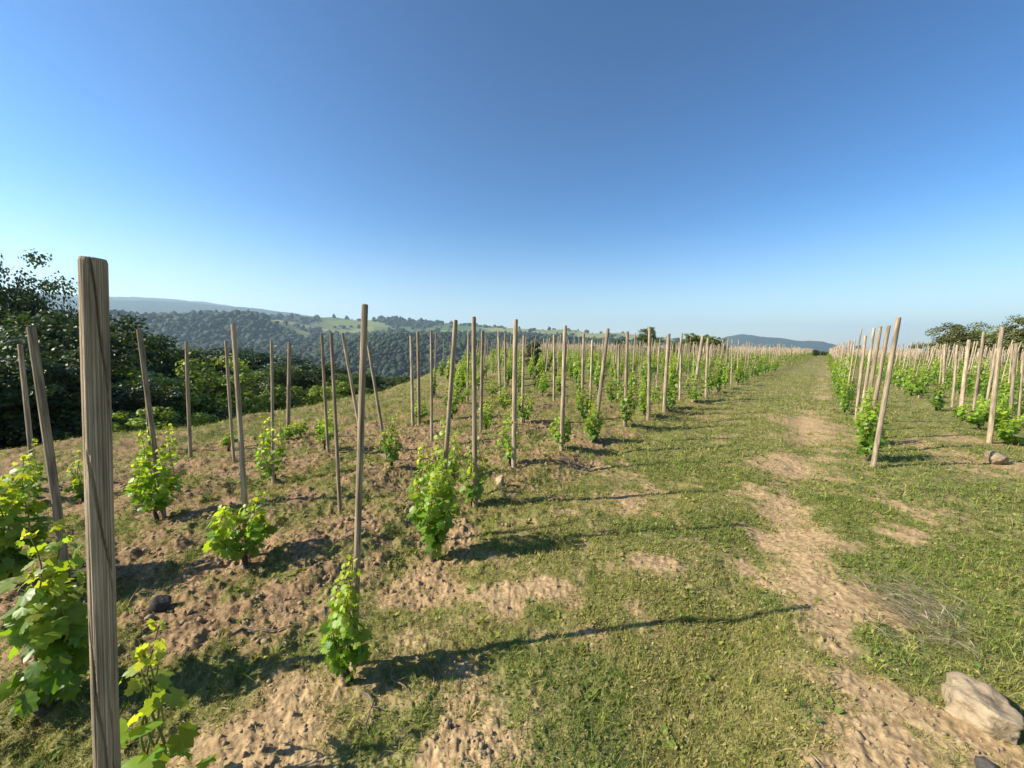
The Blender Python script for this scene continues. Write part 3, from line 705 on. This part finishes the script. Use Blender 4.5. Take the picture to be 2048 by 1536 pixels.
# ------------------------------------------------------------------ trees
def tree_parts(seed, h, spread, nleaf, lsz, col, low=.12, lacy=0, fill=1):
    rs = np.random.default_rng(seed); lobes = []
    nL = 15
    for i in range(nL):
        t = low+(1-low)*(i+.5)/nL; a = i*2.4+rs.random(); pr = math.sin(min(1, (t-low)/(1-low)*1.15+.18)*math.pi*.86)
        q = spread*pr*rs.uniform(.3, .8); lobes.append((np.array([q*math.cos(a), q*math.sin(a), h*(t*.88+.02)]), spread*rs.uniform(.26, .46)*(.55+.45*pr)*fill))
    wood = [tube([(0, 0, -.6), (.05, .02, h*.2), (.0, .08, h*.5), (.03, 0, h*.86)], [h*.030, h*.024, h*.015, h*.004], 9, .15, seed)]
    limbs = []
    for c, r in lobes:
        z0 = min(max(h*.10, c[2]-h*.22), h*.6); p0 = Vector((0, .03, z0)); p1 = Vector(c); mid = p0.lerp(p1, .5)+Vector((0, 0, -.03*h))
        limbs.append(tube([p0, mid, p1], [h*.011, h*.007, h*.002], 5, .1, seed))
    sub = []
    for c, r in lobes:                           # leaf clumps on each lobe
        for _ in range(16 if not lacy else 15):
            d = rs.normal(0, 1, 3); d /= np.linalg.norm(d); sub.append((c+d*r*rs.uniform(.55, 1.1)*[1, 1, .8], r*rs.uniform(.22, .42)))
    k = nleaf//len(sub); P = []; nn = []; cc = []
    for c, r in sub:
        d = rs.normal(0, 1, (k, 3)); d /= np.linalg.norm(d, axis=1, keepdims=True); P.append(c+d*r*rs.uniform(.5, 1.15, (k, 1))*[1.1, 1.1, .75]); nn.append(d+rs.normal(0, .6, (k, 3))+[0, 0, .5])
        cc.append(np.array(col)[None]*rs.uniform(.65, 1.45)*rs.uniform(.75, 1.3, (k, 1)))
    P = np.vstack(P); n = len(P)
    V, F, Cc = leaves_mesh('crown', P, np.vstack(nn), rs.normal(0, 1, (n, 3)), lsz*rs.uniform(.6, 1.2, n), np.vstack(cc), 2, M_tree)
    v, f = merge(wood); lv, lf = merge(limbs)
    return build_poly('trunk', v, f, M_bark), build_poly('limb', lv, lf, M_bark), mesh_np('crown', V, F, M_tree, col=Cc)
DK = (.040, .068, .017); MD = (.085, .13, .022); BR = (.16, .21, .03); OL = (.13, .14, .045)
TP = {'bushy': tree_parts(7, 3, 1.9, 26000, .08, OL, .0, 0, 1.5), 'shrub': tree_parts(8, 3, 1.7, 22000, .08, BR, .0, 0, 1.5), 'dark0': tree_parts(1, 6, 2.6, 38000, .065, DK), 'dark1': tree_parts(2, 6, 2.2, 38000, .065, DK), 'mid': tree_parts(3, 6, 2.7, 38000, .065, MD),
      'bright': tree_parts(4, 4, 2.5, 24000, .075, BR, .05), 'olive': tree_parts(5, 4, 2.2, 11000, .12, OL, .03), 'lacy': tree_parts(6, 9, 3.4, 26000, .075, DK, .2, 1)}
TH = {'bushy': 3, 'shrub': 3, 'dark0': 6, 'dark1': 6, 'mid': 6, 'bright': 4, 'olive': 4, 'lacy': 9}
def tree(name, px, ty, Y, kind, label, group, hmul=None, wide=1, base_y=None):
    top = at_y(px, ty, Y); z = Hs(top.x, top.y, False); h = (top.z-z)/.98
    e = empty(name, (top.x, top.y, z), label, 'bush' if name == 'bush' else 'tree', group); s = h/TH[kind]; w = wide if hmul is None else hmul
    e.scale = (s*w, s*w, s); e.rotation_euler.z = (px*1.37) % 6.28
    for nm, me in zip(('trunk', 'limbs', 'crown'), TP[kind]): link(nm, me, e)
GT = 'trees on the slope below the vineyard'
tl = [
 (-70,455,17,'lacy',"tallest tree with lacy twigs at the left picture edge",.68),
 (35,530,19,'lacy','thin lacy tree just inside the left edge, its twigs open against the sky',.5),
 (85,612,15,'dark0','dark tree with a sunlit shoulder left of the thick stake',1.15),
 (185,612,22,'mid','tree crown directly behind the top of the thick stake',1.0),
 (-60,640,12,'dark1','dark tree mass cut by the left picture edge below the lacy trees',1.3),
 (20,700,12,'dark0','dark low tree behind the thin stake at the left edge',1.3),
 (130,720,12.5,'dark1','dark low tree between the two left foreground stakes',1.3),
 (245,660,22,'dark0','dark tree right beside the thick stake near the blue hill',1.0),
 (318,660,27,'mid','round tree top before the blue wooded hill',1.0),
 (395,684,30,'dark1','tree top before the far field, right of the round one',1.1),
 (250,745,13,'dark1','dark tree in deep shade right of the thick stake',1.3),
 (352,722,17,'bright','bright green leafy tree behind the stake without a vine',1.3),
 (300,812,12.5,'bright','low bright green tree at the slope edge right of the thick stake',1.4),
 (432,745,20,'mid','mid green tree behind the two near stakes left of the middle',1.1),
 (478,690,32,'dark0','dark tree above the gap left of the valley woods',1.7),
 (505,772,20,'bright','green tree just left of the thin pale stake',1.2),
 (420,815,14.5,'dark1','low shaded tree at the slope edge behind the grey stake',1.4),
 (540,706,32,'dark1','far dark tree at the foot of the valley woods',1.9),
 (605,738,32,'dark0','farther dark tree right of the foot of the valley woods',1.8),
 (672,752,34,'dark1','far dark tree behind the pale sunlit stake',1.8),
 (575,772,21,'bright','low green tree right of the short bare stake',1.4),
 (650,766,22,'bright','low bright tree on the slope edge left of the pale sunlit stake',1.3),
 (712,768,24,'bright','low tree directly behind the pale sunlit stake',1.3),
 (782,752,30,'mid','small treetop peeping over the slope edge right of the pale stake',1.2),
 (590,722,24,'mid','mid green treetop just right of the short bare stake, reaching over the valley woods',1.7),
 (645,730,25,'dark1','dark treetop between the short bare stake and the slim dark one',1.8),
 (700,742,25,'mid','mid green treetop behind the crooked stakes',1.7),
 (752,748,26,'dark0','dark treetop just right of the pale sunlit stake',1.6),
 (805,750,28,'mid','rounded green treetop left of the two thin parallel stakes',1.3),
 (540,728,23,'mid','mid green treetop above the round vine',1.6),
 (610,812,16.5,'dark1','low dark undergrowth tree in front of the bright low trees',1.5),
 (510,828,14,'dark0','low dark undergrowth tree behind the round vine',1.5),
]
for px, ty, Y, kd, lab, w in tl: tree('tree', px, ty, Y, kd, lab, GT, None, w)
GB = 'trees and bushes at the far end of the vineyard'
tl2 = [
 (1066,684,30,'olive','olive green bushy tree among the stakes at picture centre',1.2,'tree'),
 (1090,715,24,'olive','lower olive bush right of the tree at picture centre',.9,'bush'),
 (1074,738,15,'olive','small dark bush below the tree at picture centre',.55,'bush'),
 (1296,652,55,'mid','round dark tree on the horizon, taller than the bushes beside it',1.3,'tree'),
 (1240,678,60,'dark0','dark bush left of the round horizon tree',1.4,'bush'),
 (1185,690,58,'dark1','low dark bush between the leaning stake and the central tree',1.6,'bush'),
 (1385,670,58,'shrub','left one of the low green bushes on the horizon',1.4,'bush'),
 (1425,672,60,'shrub','right one of the low green bushes on the horizon',1.3,'bush'),
 (1345,684,62,'dark1','small dark bush between the round tree and the low green bushes',1.3,'bush'),
 (1925,655,42,'bushy','broad green tree on the right behind the leaning stakes',1.15,'tree'),
 (1965,662,44,'shrub','right half companion of the broad green tree',1.1,'tree'),
 (2050,642,38,'bushy','dark green tree at the right picture corner of the horizon',1.0,'tree'),
 (2100,655,38,'mid','tree just past the right picture edge',1.0,'tree'),
 (2005,690,46,'dark0','low dark bush between the two right hand trees',1.5,'bush'),
 (1716,690,95,'dark0','tiny dark tree behind the first row of the right block',.9,'tree'),
 (1632,699,100,'dark1','tiny bush at the far end of the grass track',1.2,'bush'),
]
for px, ty, Y, kd, lab, w, nm in tl2: tree(nm, px, ty, Y, kd, lab, GB, None, w)
def far_hedge():                                # the continuous hedge closing the plateau
    rs = np.random.default_rng(4); n = 26000; px = rs.uniform(1430, 2300, n); Y = 124+rs.normal(0, 1.5, n)
    x = (px-1024)/FPX*Y; prof = .9+1.1*fbm(px/40, px*0, 3, 3)+.5*(px > 1800); z = H(x, Y, False)+rs.random(n)*prof
    V, F, Cc = leaves_mesh('h', np.stack([x, Y, z], 1), rs.normal(0, 1, (n, 3))+[0, 0, .5], rs.normal(0, 1, (n, 3)), rs.uniform(.2, .45, n), np.array([[.05, .075, .02]])*rs.uniform(.6, 1.5, (n, 1)), 2, M_tree)
    tag(link('hedge', mesh_np('hedge', V, F, M_tree, col=Cc)), 'low dark hedge line closing the far end of the track', 'hedge')
far_hedge()

# ------------------------------------------------------------------ woods across the valley (one mass)
def woodland():
    rs = np.random.default_rng(6); Vs = []; Fs = []; Cs = []; o = 0
    V0, F0 = ICO0
    for (ra, rb, n, s0) in ((60, 300, 2500, 3.4), (300, 640, 5200, 3.8), (640, 1050, 15000, 4.2), (1050, 1650, 11000, 6), (1650, 2500, 6000, 9)):
        r = np.sqrt(rs.random(n)*(rb*rb-ra*ra)+ra*ra); a = rs.uniform(rad(-58), rad(38), n); x = r*np.sin(a); y = r*np.cos(a)
        px = 1024+FPX*np.tan(a)
        fld = ((r > 980)*(fbm(x/300, y/300, 91, 3)+.22*sm(1150, 1500, r) > .59)*(px > 540)) > 0
        fld |= (r > 1000) & (r < 1230) & (px > 480) & (px < 640)
        e = np.maximum(np.interp(y, EY, EX)-x, np.maximum(y-135, r-190))
        k = (~fld | (rs.random(n) < .05)) & (e > 45); x = x[k]; y = y[k]; n = len(x)
        s = s0*(.45+1.1*rs.random(n)**1.5)
        P = V0[None]*(1+.95*(rs.random((n, len(V0), 1))-.5))*s[:, None, None]*np.stack([rs.uniform(.7, 1.4, n), rs.uniform(.7, 1.4, n), rs.uniform(.6, 1.4, n)], 1)[:, None, :]
        P = P+np.stack([x, y, H(x, y, False)+s*.55], 1)[:, None, :]
        F = F0[None]+(np.arange(n)*len(V0))[:, None, None]+o; o += n*len(V0); tone = .55+.9*fbm(x/70, y/70, 33, 3)
        col = np.array([[.017, .029, .010]])*rs.uniform(.4, 1.9, (n, 1))*tone[:, None]*np.stack([rs.uniform(.85, 1.25, n), np.ones(n), rs.uniform(.8, 1.2, n)], 1)
        Vs.append(P.reshape(-1, 3)); Fs.append(F.reshape(-1, 3)); Cs.append(np.repeat(col, len(V0), 0))
    m = leaf_mat('woodland_canopy', .05, .9, 0)
    me = mesh_np('woodland', np.vstack(Vs), np.vstack(Fs), m, col=np.vstack(Cs))
    tag(link('woodland', me), 'dense dark green woods covering the far side of the valley', 'woodland', kind='stuff')
woodland()

# ------------------------------------------------------------------ twigs left from pruning
def twig(px, py, L, az, label, bend=.3, seed=1):
    p = at(px, py); rs = random.Random(seed); pts = []
    for i in range(7):
        t = i/6; a = az+bend*math.sin(t*4+seed); x = p.x+math.cos(a)*L*(t-.5); y = p.y+math.sin(a)*L*(t-.5); pts.append((x, y, Hs(x, y)+.012+.02*math.sin(t*3.14)*rs.random()))
    q = pts[3]; s = [(q[0], q[1], q[2]), (q[0]+.3*L*math.cos(az+.7), q[1]+.3*L*math.sin(az+.7), q[2]+.03)]
    v, f = merge([tube(pts, [.005, .006, .005, .005, .004, .003, .002], 6, .3, seed), tube(s, [.003, .0015], 5, 0, seed)])
    tag(link('twig', build_poly('twig', v, f, M_twig)), label, 'twig', 'pruned twigs lying on the ground')
twig(745,1420,.22,-1.2,'bent pale twig lying below the small foreground vine',.5,2)
twig(530,1262,.35,.15,'straight dark twig on bare soil left of the small foreground vine',.1,3)
twig(790,1372,.2,-.8,'short pale twig just right of the small foreground vine',.4,5)
twig(860,1340,.25,-.9,'pale twig at the edge of the vine shadow',.3,7)

# ------------------------------------------------------------------ air
import bmesh
def haze():
    bm = bmesh.new(); bmesh.ops.create_cube(bm, size=1); me = bpy.data.meshes.new('haze'); bm.to_mesh(me); bm.free()
    o = link('haze', me); zs = (-420, 620); o.scale = (19000, 19000, zs[1]-zs[0]); o.location = (0, 0, sum(zs)/2)
    m, t, out = newmat('haze_air'); v = N(t, 'ShaderNodeVolumePrincipled'); v.inputs['Color'].default_value = (.60, .82, 1, 1); v.inputs['Density'].default_value = .00013
    v.inputs['Anisotropy'].default_value = .2
    t.links.new(v.outputs[0], out.inputs['Volume']); me.materials.append(m); tag(o, 'thin pale blue summer haze over valley and hills', 'haze', kind='stuff')
haze()
